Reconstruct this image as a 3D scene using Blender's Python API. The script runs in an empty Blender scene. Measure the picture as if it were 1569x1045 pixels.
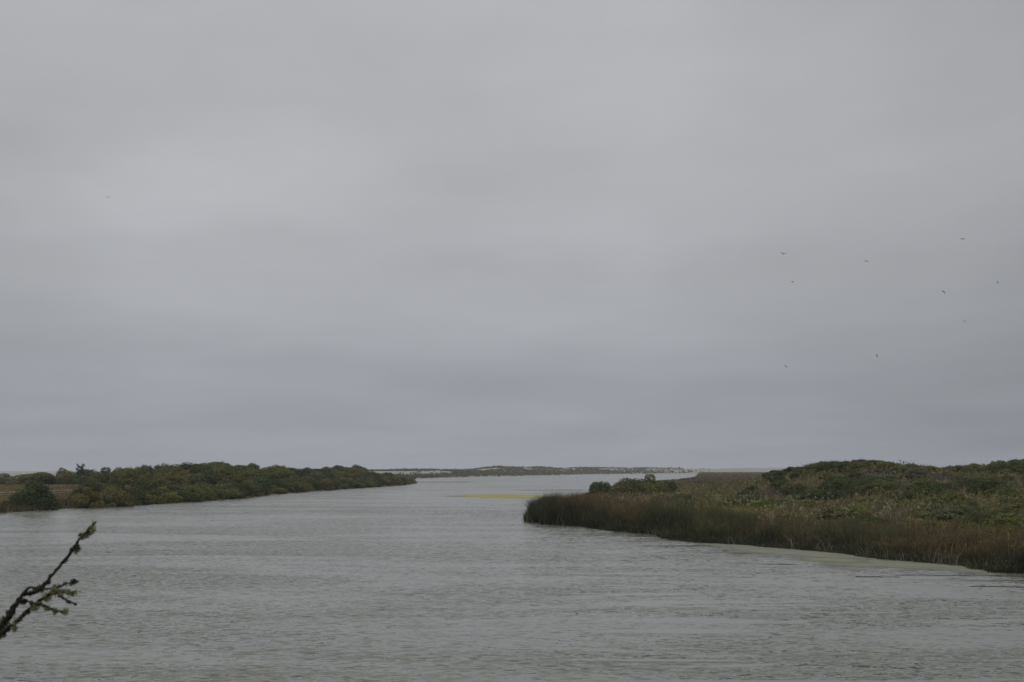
import bpy, bmesh, math, random
import numpy as np
from mathutils import Vector

# ------------------------------------------------------------------ camera
sc = bpy.context.scene
R = math.radians
FPX = 2155.0            # focal length in pixels of the 1569 px wide photograph
HOR = 720.0             # image row of the horizon
CAMZ = 6.0
PITCH = math.atan((HOR - 522.5) / FPX)

cam_d = bpy.data.cameras.new('camera')
cam = bpy.data.objects.new('camera', cam_d)
sc.collection.objects.link(cam)
cam.location = (0, 0, CAMZ)
cam.rotation_euler = (math.pi / 2 + PITCH, 0, 0)
cam_d.sensor_width = 36.0
cam_d.lens = 36.0 * FPX / 1569.0
cam_d.clip_start = 0.1
cam_d.clip_end = 40000
cam_d.dof.use_dof = True
cam_d.dof.focus_distance = 220
cam_d.dof.aperture_fstop = 8.0
sc.camera = cam

# ------------------------------------------------------------------ world (overcast sky)
world = bpy.data.worlds.new('World')
sc.world = world
world.use_nodes = True
SUN_EL, SUN_AZ = R(52), R(200)


def build_world():
    nt = world.node_tree
    nt.nodes.clear()
    N, L = nt.nodes.new, nt.links.new
    out = N('ShaderNodeOutputWorld')
    bg = N('ShaderNodeBackground')
    bg.inputs['Strength'].default_value = 0.1
    L(bg.outputs[0], out.inputs[0])
    sky = N('ShaderNodeTexSky')
    sky.sky_type = 'NISHITA'
    sky.sun_disc = False
    sky.sun_elevation = SUN_EL
    sky.sun_rotation = SUN_AZ
    sky.dust_density = 4.0
    tc = N('ShaderNodeTexCoord')
    sep = N('ShaderNodeSeparateXYZ')
    L(tc.outputs['Generated'], sep.inputs[0])
    # overcast luminance: grows from the horizon to the zenith
    clampz = N('ShaderNodeMath'); clampz.operation = 'MAXIMUM'; clampz.inputs[1].default_value = 0.0
    L(sep.outputs['Z'], clampz.inputs[0])
    ramp = N('ShaderNodeValToRGB')
    cr = ramp.color_ramp
    cr.interpolation = 'EASE'
    stops = [(0.0, (.298, .318, .350)), (0.06, (.320, .338, .368)), (0.14, (.405, .414, .436)),
             (0.26, (.452, .458, .476)), (0.34, (.455, .461, .476)), (1.0, (.80, .81, .83))]
    while len(cr.elements) < len(stops):
        cr.elements.new(0.5)
    for e, (p, c) in zip(cr.elements, stops):
        e.position = p
        e.color = (*c, 1)
    L(clampz.outputs[0], ramp.inputs[0])
    # cloud deck: soft noise on a plane overhead, broad and low in contrast
    addz = N('ShaderNodeMath'); addz.operation = 'ADD'; addz.inputs[1].default_value = 0.10
    L(clampz.outputs[0], addz.inputs[0])
    dx = N('ShaderNodeMath'); dx.operation = 'DIVIDE'
    dy = N('ShaderNodeMath'); dy.operation = 'DIVIDE'
    L(sep.outputs['X'], dx.inputs[0]); L(addz.outputs[0], dx.inputs[1])
    L(sep.outputs['Y'], dy.inputs[0]); L(addz.outputs[0], dy.inputs[1])
    com = N('ShaderNodeCombineXYZ')
    L(dx.outputs[0], com.inputs[0]); L(dy.outputs[0], com.inputs[1])
    com.inputs[2].default_value = 3.7
    n1 = N('ShaderNodeTexNoise'); n1.inputs['Scale'].default_value = 0.9
    n1.inputs['Detail'].default_value = 6.0; n1.inputs['Roughness'].default_value = 0.5
    L(com.outputs[0], n1.inputs['Vector'])
    n2 = N('ShaderNodeTexNoise'); n2.inputs['Scale'].default_value = 2.6
    n2.inputs['Detail'].default_value = 3.0; n2.inputs['Roughness'].default_value = 0.5
    bandmap = N('ShaderNodeMapping'); bandmap.inputs['Scale'].default_value = (1.0, 1.0, 5.5)
    bandmap.inputs['Rotation'].default_value = (0, R(2.5), 0)
    L(tc.outputs['Generated'], bandmap.inputs['Vector'])
    L(bandmap.outputs[0], n2.inputs['Vector'])
    m1 = N('ShaderNodeMapRange')
    m1.inputs['From Min'].default_value = 0.25; m1.inputs['From Max'].default_value = 0.75
    m1.inputs['To Min'].default_value = 0.91; m1.inputs['To Max'].default_value = 1.09
    L(n1.outputs['Fac'], m1.inputs['Value'])
    m2 = N('ShaderNodeMapRange')
    m2.inputs['From Min'].default_value = 0.25; m2.inputs['From Max'].default_value = 0.75
    m2.inputs['To Min'].default_value = 0.955; m2.inputs['To Max'].default_value = 1.045
    L(n2.outputs['Fac'], m2.inputs['Value'])
    mm = N('ShaderNodeMath'); mm.operation = 'MULTIPLY'
    n3 = N('ShaderNodeTexNoise'); n3.inputs['Scale'].default_value = 4.5
    n3.inputs['Detail'].default_value = 5.0; n3.inputs['Roughness'].default_value = 0.5
    puff = N('ShaderNodeMapping'); puff.inputs['Scale'].default_value = (1.0, 1.0, 1.9); puff.inputs['Location'].default_value = (1.3, .4, .2)
    L(tc.outputs['Generated'], puff.inputs['Vector']); L(puff.outputs[0], n3.inputs['Vector'])
    m3 = N('ShaderNodeMapRange')
    m3.inputs['From Min'].default_value = 0.3; m3.inputs['From Max'].default_value = 0.7
    m3.inputs['To Min'].default_value = 0.95; m3.inputs['To Max'].default_value = 1.05
    L(n3.outputs['Fac'], m3.inputs['Value'])
    mmb = N('ShaderNodeMath'); mmb.operation = 'MULTIPLY'
    L(m2.outputs[0], mmb.inputs[0]); L(m3.outputs[0], mmb.inputs[1])
    L(m1.outputs[0], mm.inputs[0]); L(mmb.outputs[0], mm.inputs[1])
    # the deck varies in thickness round the horizon
    az0 = N('ShaderNodeMapRange')
    az0.inputs['From Min'].default_value = -1; az0.inputs['From Max'].default_value = 1
    L(sep.outputs['X'], az0.inputs['Value'])
    azr = N('ShaderNodeValToRGB'); azr.color_ramp.interpolation = 'B_SPLINE'
    ast = [(0.0, .90), (0.30, .88), (0.44, 1.10), (0.55, 1.05), (0.70, .66), (0.82, .80), (1.0, .84)]
    while len(azr.color_ramp.elements) < len(ast): azr.color_ramp.elements.new(.5)
    for e, (p, c) in zip(azr.color_ramp.elements, ast):
        e.position = p; e.color = (c, c, c, 1)
    L(az0.outputs[0], azr.inputs[0])
    az = azr
    mm2 = N('ShaderNodeMath'); mm2.operation = 'MULTIPLY'
    L(mm.outputs[0], mm2.inputs[0]); L(az.outputs[0], mm2.inputs[1])
    mm3 = N('ShaderNodeMath'); mm3.operation = 'MULTIPLY'; mm3.inputs[1].default_value = 10.5
    L(mm2.outputs[0], mm3.inputs[0])
    vs = N('ShaderNodeVectorMath'); vs.operation = 'SCALE'
    L(ramp.outputs[0], vs.inputs[0]); L(mm3.outputs[0], vs.inputs['Scale'])
    mix = N('ShaderNodeMix'); mix.data_type = 'RGBA'
    mix.inputs['Factor'].default_value = 0.97
    L(sky.outputs[0], mix.inputs['A']); L(vs.outputs[0], mix.inputs['B'])
    L(mix.outputs['Result'], bg.inputs['Color'])


build_world()

sun_d = bpy.data.lights.new('sun', 'SUN')
sun_d.energy = 0.5
sun_d.angle = R(40)
sun_d.color = (1.0, 0.97, 0.92)
sun = bpy.data.objects.new('sun', sun_d)
sc.collection.objects.link(sun)
sun.rotation_euler = (math.pi / 2 - SUN_EL, 0, math.pi - SUN_AZ)

sc.view_settings.view_transform = 'Standard'
sc.view_settings.look = 'None'
sc.view_settings.exposure = 0.0
sc.view_settings.gamma = 1.0
sc.view_settings.use_curve_mapping = False
sc.render.engine = 'CYCLES'
sc.cycles.max_bounces = 6
sc.cycles.diffuse_bounces = 3
sc.cycles.glossy_bounces = 3
sc.cycles.volume_bounces = 1
sc.cycles.use_denoising = True
sc.cycles.use_adaptive_sampling = True

C = sc.collection
rng = np.random.default_rng(7)
random.seed(7)

# ------------------------------------------------------------------ helpers


def ray(u, v):
    """direction (x/y, z/y) of the sight line through photo pixel (u, v)."""
    cp, sp = math.cos(PITCH), math.sin(PITCH)
    up = (522.5 - v) / FPX
    rt = (u - 784.5) / FPX
    y = cp - up * sp
    z = sp + up * cp
    return rt / y, z / y


def gp(u, v, z=0.0):
    """where that sight line meets height z."""
    a, b = ray(u, v)
    y = (z - CAMZ) / b
    return (a * y, y)


def at(u, v, y):
    a, b = ray(u, v)
    return Vector((a * y, y, CAMZ + b * y))


def proj(x, y, z):
    cp, sp = math.cos(PITCH), math.sin(PITCH)
    dz = z - CAMZ
    dep = y * cp + dz * sp
    upc = -y * sp + dz * cp
    return 784.5 + FPX * x / dep, 522.5 - FPX * upc / dep


def hash2(ix, iy, seed):
    n = (ix * 374761393 + iy * 668265263 + seed * 1442695041) & 0x7fffffff
    n = ((n ^ (n >> 13)) * 1274126177) & 0x7fffffff
    n = (n ^ (n >> 16)) & 0x7fffffff
    return n / 0x7fffffff


def vnoise(x, y, seed=0):
    x = np.asarray(x, float); y = np.asarray(y, float)
    x0 = np.floor(x).astype(np.int64); y0 = np.floor(y).astype(np.int64)
    fx = x - x0; fy = y - y0
    fx = fx * fx * (3 - 2 * fx); fy = fy * fy * (3 - 2 * fy)
    a = hash2(x0, y0, seed); b = hash2(x0 + 1, y0, seed)
    c = hash2(x0, y0 + 1, seed); d = hash2(x0 + 1, y0 + 1, seed)
    return (a * (1 - fx) + b * fx) * (1 - fy) + (c * (1 - fx) + d * fx) * fy


def fbm(x, y, seed=0, oct=4):
    s = 0; a = 0.5; t = 0
    for i in range(oct):
        s = s + a * vnoise(np.asarray(x) * 2 ** i, np.asarray(y) * 2 ** i, seed + i)
        t += a; a *= 0.5
    return s / t


def sstep(a, b, x):
    t = np.clip((np.asarray(x, float) - a) / (b - a), 0, 1)
    return t * t * (3 - 2 * t)


def poly_sd(px, py, poly):
    """signed distance to a closed polygon, positive inside."""
    px = np.asarray(px, float); py = np.asarray(py, float)
    d2 = np.full(px.shape, 1e18); inside = np.zeros(px.shape, bool)
    n = len(poly)
    for i in range(n):
        ax, ay = poly[i]; bx, by = poly[(i + 1) % n]
        ex, ey = bx - ax, by - ay
        t = np.clip(((px - ax) * ex + (py - ay) * ey) / (ex * ex + ey * ey + 1e-12), 0, 1)
        d2 = np.minimum(d2, (px - ax - t * ex) ** 2 + (py - ay - t * ey) ** 2)
        cond = (ay > py) != (by > py)
        with np.errstate(divide='ignore', invalid='ignore'):
            xi = ax + (py - ay) / (by - ay if by != ay else 1e-12) * ex
        inside ^= cond & (px < xi)
    d = np.sqrt(d2)
    return np.where(inside, d, -d)


def tag(o, label=None, cat=None, group=None, kind=None):
    if label: o['label'] = label
    if cat: o['category'] = cat
    if group: o['group'] = group
    if kind: o['kind'] = kind
    return o


def link(name, me, mat=None, parent=None):
    o = bpy.data.objects.new(name, me)
    C.objects.link(o)
    if mat is not None and me is not None and len(me.materials) == 0:
        me.materials.append(mat)
    if parent is not None:
        o.parent = parent
    return o


def empty(name, loc):
    o = bpy.data.objects.new(name, None)
    o.empty_display_size = 0.3
    C.objects.link(o)
    o.location = loc
    return o


def np_mesh(name, V, F, col=None, smooth=False):
    """V (n,3); F (m,k) all faces of k corners; col (n,3) vertex colour."""
    V = np.ascontiguousarray(V, np.float32); F = np.ascontiguousarray(F, np.int32)
    m, k = F.shape
    me = bpy.data.meshes.new(name)
    me.vertices.add(len(V)); me.vertices.foreach_set('co', V.ravel())
    me.loops.add(m * k); me.loops.foreach_set('vertex_index', F.ravel())
    me.polygons.add(m)
    me.polygons.foreach_set('loop_start', np.arange(0, m * k, k, dtype=np.int32))
    me.polygons.foreach_set('loop_total', np.full(m, k, np.int32))
    if smooth:
        me.polygons.foreach_set('use_smooth', np.ones(m, bool))
    me.update(calc_edges=True)
    if col is not None:
        a = me.color_attributes.new('Col', 'FLOAT_COLOR', 'POINT')
        c4 = np.ones((len(V), 4), np.float32); c4[:, :3] = col
        a.data.foreach_set('color', c4.ravel())
    return me


def grid_mesh(name, xs, ys, hf, smooth=True, warp=None):
    X, Y = np.meshgrid(xs, ys)
    if warp is not None:
        X, Y = warp(X, Y)
    Z = hf(X, Y)
    V = np.stack([X, Y, Z], -1).reshape(-1, 3)
    ny, nx = X.shape
    i = np.arange(ny * nx).reshape(ny, nx)
    F = np.stack([i[:-1, :-1], i[:-1, 1:], i[1:, 1:], i[1:, :-1]], -1).reshape(-1, 4)
    return np_mesh(name, V, F, smooth=smooth)


def tube_data(pts, rad, seg=7, jitter=0.0):
    pts = [Vector(p) for p in pts]
    V = []; F = []
    n = len(pts)
    for i, p in enumerate(pts):
        d = (pts[min(i + 1, n - 1)] - pts[max(i - 1, 0)]).normalized()
        a = d.orthogonal().normalized(); b = d.cross(a)
        for k in range(seg):
            t = 2 * math.pi * k / seg
            r = rad[i] * (1 + jitter * (random.random() - .5))
            V.append(p + (a * math.cos(t) + b * math.sin(t)) * r)
    for i in range(n - 1):
        for k in range(seg):
            F.append((i * seg + k, i * seg + (k + 1) % seg, (i + 1) * seg + (k + 1) % seg, (i + 1) * seg + k))
    F.append(tuple(range(seg))[::-1])
    F.append(tuple((n - 1) * seg + k for k in range(seg)))
    return V, F


def poly_mesh(name, V, F, smooth=True):
    me = bpy.data.meshes.new(name)
    me.from_pydata([tuple(v) for v in V], [], F)
    if smooth:
        for p in me.polygons: p.use_smooth = True
    me.update()
    return me


def tubes(name, list_of, seg=7, jitter=0.0):
    V = []; F = []
    for pts, rad in list_of:
        v, f = tube_data(pts, rad, seg, jitter)
        o = len(V); V += v
        F += [tuple(i + o for i in q) for q in f]
    return poly_mesh(name, V, F)


# ------------------------------------------------------------------ materials
def new_mat(name):
    m = bpy.data.materials.new(name); m.use_nodes = True
    nt = m.node_tree; nt.nodes.clear()
    out = nt.nodes.new('ShaderNodeOutputMaterial')
    return m, nt, nt.nodes.new, nt.links.new, out


def leaf_mat(name, use_obj=True, transl=0.25):
    """diffuse + translucent leaf; colour = vertex colour x the object's own tint."""
    m, nt, N, L, out = new_mat(name)
    at_ = N('ShaderNodeAttribute'); at_.attribute_name = 'Col'
    src = at_.outputs['Color']
    if use_obj:
        oi = N('ShaderNodeObjectInfo')
        mx = N('ShaderNodeMix'); mx.data_type = 'RGBA'; mx.blend_type = 'MULTIPLY'
        mx.inputs['Factor'].default_value = 1.0
        L(src, mx.inputs['A']); L(oi.outputs['Color'], mx.inputs['B'])
        src = mx.outputs['Result']
    di = N('ShaderNodeBsdfDiffuse'); tr = N('ShaderNodeBsdfTranslucent')
    L(src, di.inputs['Color']); L(src, tr.inputs['Color'])
    mix = N('ShaderNodeMixShader'); mix.inputs[0].default_value = transl
    L(di.outputs[0], mix.inputs[1]); L(tr.outputs[0], mix.inputs[2])
    L(mix.outputs[0], out.inputs[0])
    return m


def noise_mat(name, c1, c2, scale=1.0, rough=0.9, bump=0.0, detail=6):
    m, nt, N, L, out = new_mat(name)
    b = N('ShaderNodeBsdfPrincipled'); b.inputs['Roughness'].default_value = rough
    b.inputs['Specular IOR Level'].default_value = 0.2
    tc = N('ShaderNodeTexCoord')
    n = N('ShaderNodeTexNoise'); n.inputs['Scale'].default_value = scale
    n.inputs['Detail'].default_value = detail; n.inputs['Roughness'].default_value = 0.6
    L(tc.outputs['Object'], n.inputs['Vector'])
    r = N('ShaderNodeValToRGB')
    r.color_ramp.elements[0].position = 0.35; r.color_ramp.elements[0].color = (*c1, 1)
    r.color_ramp.elements[1].position = 0.65; r.color_ramp.elements[1].color = (*c2, 1)
    L(n.outputs['Fac'], r.inputs[0]); L(r.outputs[0], b.inputs['Base Color'])
    if bump:
        bp = N('ShaderNodeBump'); bp.inputs['Strength'].default_value = bump
        bp.inputs['Distance'].default_value = 0.05
        L(n.outputs['Fac'], bp.inputs['Height']); L(bp.outputs[0], b.inputs['Normal'])
    L(b.outputs[0], out.inputs[0])
    return m


def water_mat():
    m, nt, N, L, out = new_mat('rippled_water')
    b = N('ShaderNodeBsdfPrincipled')
    b.inputs['IOR'].default_value = 1.33
    tc = N('ShaderNodeTexCoord')

    def noise(sx, sy, rot, detail, rough=0.5, off=0.0, dist=0.0):
        mp = N('ShaderNodeMapping')
        mp.inputs['Scale'].default_value = (sx, sy, 1)
        mp.inputs['Rotation'].default_value = (0, 0, R(rot))
        mp.inputs['Location'].default_value = (off, off * .7, 0)
        L(tc.outputs['Object'], mp.inputs['Vector'])
        n = N('ShaderNodeTexNoise'); n.inputs['Scale'].default_value = 1.0
        n.inputs['Detail'].default_value = detail; n.inputs['Roughness'].default_value = rough
        n.inputs['Distortion'].default_value = dist
        L(mp.outputs[0], n.inputs['Vector'])
        return n.outputs['Fac']

    def maprange(src, a, b_, c, d):
        r = N('ShaderNodeMapRange'); r.inputs['From Min'].default_value = a; r.inputs['From Max'].default_value = b_
        r.inputs['To Min'].default_value = c; r.inputs['To Max'].default_value = d
        L(src, r.inputs['Value']); return r.outputs[0]

    def math_(op, a, b_):
        n = N('ShaderNodeMath'); n.operation = op
        for i, s in enumerate((a, b_)):
            if isinstance(s, (int, float)): n.inputs[i].default_value = s
            else: L(s, n.inputs[i])
        return n.outputs[0]

    # wind-rippled patches and smooth slicks
    slick = noise(0.030, 0.075, 6, 4, 0.55, 3.0, 0.6)
    calm = maprange(slick, 0.46, 0.58, 1.0, 0.0)           # 1 rippled, 0 slick
    slick2 = noise(0.010, 0.022, -5, 3, 0.5, 11.0, 0.4)
    calm2 = maprange(slick2, 0.36, 0.60, 1.0, 0.55)
    rip = math_('MULTIPLY', maprange(calm, 0, 1, 0.32, 1.0), calm2)
    # small slicks in the lee of the right-hand reeds
    streak = maprange(noise(0.11, 0.50, -5, 4, 0.55, 43.0, 0.5), 0.53, 0.59, 0.0, 0.96)
    sepw = N('ShaderNodeSeparateXYZ'); L(tc.outputs['Object'], sepw.inputs[0])
    lee_side = maprange(math_('SUBTRACT', sepw.outputs['X'], math_('MULTIPLY', sepw.outputs['Y'], 0.04)), -8.0, 4.0, 0.0, 1.0)
    rip = math_('MULTIPLY', rip, math_('SUBTRACT', 1.0, math_('MULTIPLY', streak, lee_side)))
    # wave slopes, octave by octave; the lee faces of the wavelets look back towards the near shore
    def slopes(sx, sy, rot, detail, off, amp_x, amp_y):
        mp = N('ShaderNodeMapping')
        mp.inputs['Scale'].default_value = (sx, sy, 1)
        mp.inputs['Rotation'].default_value = (0, 0, R(rot))
        mp.inputs['Location'].default_value = (off, off * .7, 0)
        L(tc.outputs['Object'], mp.inputs['Vector'])
        n = N('ShaderNodeTexNoise'); n.inputs['Scale'].default_value = 1.0
        n.inputs['Detail'].default_value = detail; n.inputs['Roughness'].default_value = 0.72
        n.inputs['Distortion'].default_value = 0.35
        L(mp.outputs[0], n.inputs['Vector'])
        v = N('ShaderNodeVectorMath'); v.operation = 'SUBTRACT'; v.inputs[1].default_value = (.5, .5, .5)
        L(n.outputs['Color'], v.inputs[0])
        k = N('ShaderNodeVectorMath'); k.operation = 'MULTIPLY'; k.inputs[1].default_value = (amp_x, amp_y, 0)
        L(v.outputs[0], k.inputs[0])
        return k.outputs[0]

    def vadd(a, b_):
        n = N('ShaderNodeVectorMath'); n.operation = 'ADD'
        L(a, n.inputs[0])
        if isinstance(b_, tuple): n.inputs[1].default_value = b_
        else: L(b_, n.inputs[1])
        return n.outputs[0]

    sl = vadd(slopes(2.0, 3.2, 5, 3, 0.0, .70, 1.7), vadd(slopes(0.6, 0.95, -8, 2, 7.0, .25, .70), slopes(0.06, 0.16, -6, 3, 3.0, .08, .22)))
    lee = maprange(noise(1.7, 3.0, 4, 2, 0.6, 31.0, 0.4), 0.57, 0.65, 0.0, -0.95)
    lv = N('ShaderNodeCombineXYZ'); L(lee, lv.inputs[1])
    sl = vadd(vadd(sl, lv.outputs[0]), (0.0, -0.12, 0.0))
    sc_ = N('ShaderNodeVectorMath'); sc_.operation = 'SCALE'
    L(sl, sc_.inputs[0]); L(rip, sc_.inputs['Scale'])
    nn = N('ShaderNodeVectorMath'); nn.operation = 'NORMALIZE'
    L(vadd(sc_.outputs[0], (0.0, 0.0, 1.0)), nn.inputs[0])
    L(nn.outputs[0], b.inputs['Normal'])
    L(maprange(rip, 0.1, 1.0, 0.14, 0.07), b.inputs['Roughness'])
    # murky water: brown-green silt, patchy
    r = N('ShaderNodeValToRGB')
    r.color_ramp.elements[0].position = 0.3; r.color_ramp.elements[0].color = (.116, .121, .098, 1)
    r.color_ramp.elements[1].position = 0.7; r.color_ramp.elements[1].color = (.146, .150, .122, 1)
    L(noise(0.012, 0.03, 0, 4, 0.5, 20.0), r.inputs[0])
    L(r.outputs[0], b.inputs['Base Color'])
    L(b.outputs[0], out.inputs[0])
    return m


M_LEAF = leaf_mat('foliage')
M_BLADE = leaf_mat('grass_blades', use_obj=False, transl=0.3)
M_BARK = noise_mat('bark', (.030, .025, .020), (.075, .065, .052), 30, bump=0.6)
M_SOIL = noise_mat('marsh_soil', (.030, .026, .016), (.055, .046, .028), 0.4, bump=0.3)
M_SAND = noise_mat('dune_sand', (.27, .25, .21), (.35, .325, .27), 0.05)
M_WATER = water_mat()

# ------------------------------------------------------------------ the setting: outlines of the land
# right bank: a low marsh point
RIGHT_FRONT = [(1569, 880), (1521, 877.5), (1478, 869), (1406, 861.7), (1349, 857.4), (1292, 849), (1249, 844.6),
               (1191, 840.3), (1130, 834.7), (1052, 830.5), (1021, 826.7), (1002, 819.3), (964, 816.6), (926, 813),
               (888, 806.7), (831, 803.6), (806, 799.4)]
right_poly = [(200, 20), (70, 45), (46, 62)] + [gp(u, v) for u, v in RIGHT_FRONT] + \
    [(1.7, 168), (3.2, 186), (5.6, 207), (11, 250), (16.5, 300), (26, 400), (38, 517), (76, 700), (128, 1000), (194, 1500),
     (316, 2400), (1600, 2400), (1400, 1000), (600, 20)]

LEFT_FRONT = [(0, 786.7), (31, 784.6), (84, 780.8), (97, 779.4), (179, 776.6), (210, 774), (252, 770.3), (294, 768.9),
              (325, 766.3), (383, 762), (404, 758.4), (467, 753.5), (530, 748.9), (593, 745), (628, 742.6)]
left_front = [(-79, 150)] + [gp(u, v) for u, v in LEFT_FRONT]
left_poly = [(-260, 60), (-95, 110)] + left_front + \
    [(-43, 640), (-56, 800), (-64, 950), (-50, 1090), (-18, 1260), (30, 1500), (90, 1800), (190, 2150), (330, 2420), (600, 2700), (1600, 3200),
     (1600, 4200), (-1800, 4200), (-1500, 900)]


def h_right(x, y):
    sd = poly_sd(x, y, right_poly)
    base = np.where(sd < 0, np.maximum(sd * 0.25, -1.5), 0.9 * sstep(-0.5, 9, sd))
    add = np.interp(x, [30, 41, 49, 54, 58, 64, 67.5, 69, 74, 80.7, 86.5, 91, 110, 160],
                    [0.0, .5, 3.3, 4.6, 5.5, 5.5, 4.8, 3.7, 4.2, 4.4, 5.1, 5.5, 6.2, 6.9])
    g = np.where(y < 250, np.exp(-((y - 250) / 78.0) ** 2), np.exp(-((y - 250) / 60.0) ** 2))
    bump = (fbm(x / 14, y / 14, 5) - .5) * 1.1 * sstep(4, 20, sd)
    h = base + add * g * sstep(3, 25, sd) + bump * (0.35 + 0.65 * g)
    pond = np.exp(-(((x - 81) / 3.4) ** 2 + ((y - 716) / 40.0) ** 2) * 2)
    return h - pond * 2.2


def h_left(x, y):
    sd = poly_sd(x, y, left_poly)
    base = np.where(sd < 0, np.maximum(sd * 0.25, -1.5), (1.0 + .7 * sstep(-.33, -.26, x / np.maximum(y, 1))) * sstep(-0.5, 8, sd))
    ridge = 3.2 * np.exp(-((sd - 17) / 11.0) ** 2) * sstep(262, 325, y) * (1 - sstep(520, 600, y))
    ridge = ridge * (0.75 + 0.5 * fbm(x / 40, y / 40, 31, 2))
    bump = (fbm(x / 18, y / 18, 9) - .5) * (.35 + .65 * sstep(-.33, -.26, x / np.maximum(y, 1))) * sstep(3, 20, sd)
    near = 1 - sstep(560, 760, y)
    far = sstep(900, 1200, y)
    a = x / np.maximum(y, 1)
    crest = np.interp(a, [-.5, -.16, -.085, -.03, -.012, .01, .10, .13, .2], [1.2, 1.6, 4.4, 4.6, 8.8, 8.4, 7.4, 6.4, 9.5])
    dune = far * sstep(2, 90, sd) * crest * (.55 + .75 * fbm(x / 60, y / 110, 51, 4))
    flat = np.where(sd < 0, base, base * (1 - 0.6 * sstep(560, 760, y)))
    return flat + (ridge + bump) * near + dune


def soil_mix_mat(name, ca, cb, cs, scale, thr):
    """vegetated soil with bare sandy patches."""
    m, nt, N, L, out = new_mat(name)
    b = N('ShaderNodeBsdfDiffuse')
    tc = N('ShaderNodeTexCoord')
    n = N('ShaderNodeTexNoise'); n.inputs['Scale'].default_value = scale * 6; n.inputs['Detail'].default_value = 6
    L(tc.outputs['Object'], n.inputs['Vector'])
    r = N('ShaderNodeValToRGB')
    r.color_ramp.elements[0].position = 0.35; r.color_ramp.elements[0].color = (*ca, 1)
    r.color_ramp.elements[1].position = 0.65; r.color_ramp.elements[1].color = (*cb, 1)
    L(n.outputs['Fac'], r.inputs[0])
    n2 = N('ShaderNodeTexNoise'); n2.inputs['Scale'].default_value = scale; n2.inputs['Detail'].default_value = 5
    L(tc.outputs['Object'], n2.inputs['Vector'])
    r2 = N('ShaderNodeMapRange'); r2.inputs['From Min'].default_value = thr; r2.inputs['From Max'].default_value = thr + .06
    L(n2.outputs['Fac'], r2.inputs['Value'])
    mx = N('ShaderNodeMix'); mx.data_type = 'RGBA'
    L(r2.outputs[0], mx.inputs['Factor']); L(r.outputs[0], mx.inputs['A']); mx.inputs['B'].default_value = (*cs, 1)
    L(mx.outputs['Result'], b.inputs['Color']); L(b.outputs[0], out.inputs[0])
    return m


M_LEFTSOIL = soil_mix_mat('dry_grass_soil', (.075, .055, .032), (.105, .078, .045), (.24, .19, .14), 0.06, 0.66)

# water: one sheet out to the horizon
WX, WY = 6500.0, 9000.0
wme = poly_mesh('water', [(-WX, -60, 0), (WX, -60, 0), (WX, WY, 0), (-WX, WY, 0)], [(0, 1, 2, 3)], False)
tag(link('water', wme, M_WATER), 'grey rippled estuary water with smooth slicks', 'water', kind='structure')

ys = np.concatenate([np.arange(40, 330, 1.6), np.geomspace(330, 2500, 150)])
sx = np.concatenate([np.linspace(-0.06, 0.48, 170), [0.6, 0.9]])
rme = grid_mesh('right_bank', sx, ys, h_right, warp=lambda X, Y: (X * Y, Y))
tag(link('right_bank', rme, M_SOIL), 'low marshy right bank rising to a hill', 'river bank', kind='structure')

ys = np.concatenate([np.arange(90, 620, 2.2), np.geomspace(620, 960, 40)])
sx = np.concatenate([[-1.2, -0.7], np.linspace(-0.5, 0.02, 130)])
lme = grid_mesh('left_bank', sx, ys, h_left, warp=lambda X, Y: (X * Y, Y))
tag(link('left_bank', lme, M_LEFTSOIL), 'left bank with a brown grassy flat', 'river bank', kind='structure')
ys = np.geomspace(960, 4000, 190)
sx = np.concatenate([[-1.2, -0.7], np.linspace(-0.5, 0.30, 260)])
dme = grid_mesh('dunes', sx, ys, h_left, warp=lambda X, Y: (X * Y, Y))
tag(link('dunes', dme, M_SAND), 'distant pale sand dunes beyond the estuary', 'dunes', kind='structure')

# sandy track across the left flat: two strips laid on the ground
TRACKS = [([(-130, 232), (-112, 262), (-99, 300), (-92, 335)], 4.0), ([(-140, 262), (-122, 290), (-108, 330), (-104, 350)], 3.0)]


def track_d(x, y):
    d = np.full(np.shape(x), 1e9)
    for pl, hw in TRACKS:
        for (ax, ay), (bx, by) in zip(pl[:-1], pl[1:]):
            t = np.clip(((x - ax) * (bx - ax) + (y - ay) * (by - ay)) / ((bx - ax) ** 2 + (by - ay) ** 2), 0, 1)
            d = np.minimum(d, np.hypot(x - ax - t * (bx - ax), y - ay - t * (by - ay)) / hw)
    return d + .5 * (fbm(np.asarray(x) / 4, np.asarray(y) / 4, 14) - .5)


M_TRACK = noise_mat('track_sand', (.15, .115, .085), (.20, .16, .125), 0.5)
for pl, hw in TRACKS:
    arr = np.array(pl, float); dd = np.r_[0, np.cumsum(np.linalg.norm(np.diff(arr, axis=0), axis=1))]
    ss = np.linspace(0, dd[-1], 60); cxs = np.interp(ss, dd, arr[:, 0]); cys = np.interp(ss, dd, arr[:, 1])
    tx = np.gradient(cxs); ty = np.gradient(cys); ln = np.hypot(tx, ty)
    offs = np.linspace(-1, 1, 7)[None] * (hw * (.8 + .5 * fbm(ss / 9, ss * 0, 15)))[:, None]
    X = cxs[:, None] - (ty / ln)[:, None] * offs; Y = cys[:, None] + (tx / ln)[:, None] * offs
    Z = h_left(X, Y) + .03
    ii = np.arange(X.size).reshape(X.shape)
    F = np.stack([ii[:-1, :-1], ii[1:, :-1], ii[1:, 1:], ii[:-1, 1:]], -1).reshape(-1, 4)
    tag(link('path', np_mesh('path', np.stack([X, Y, Z], -1).reshape(-1, 3), F, smooth=True), M_TRACK), 'bare sandy track across the left flat', 'path', kind='structure')

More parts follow.
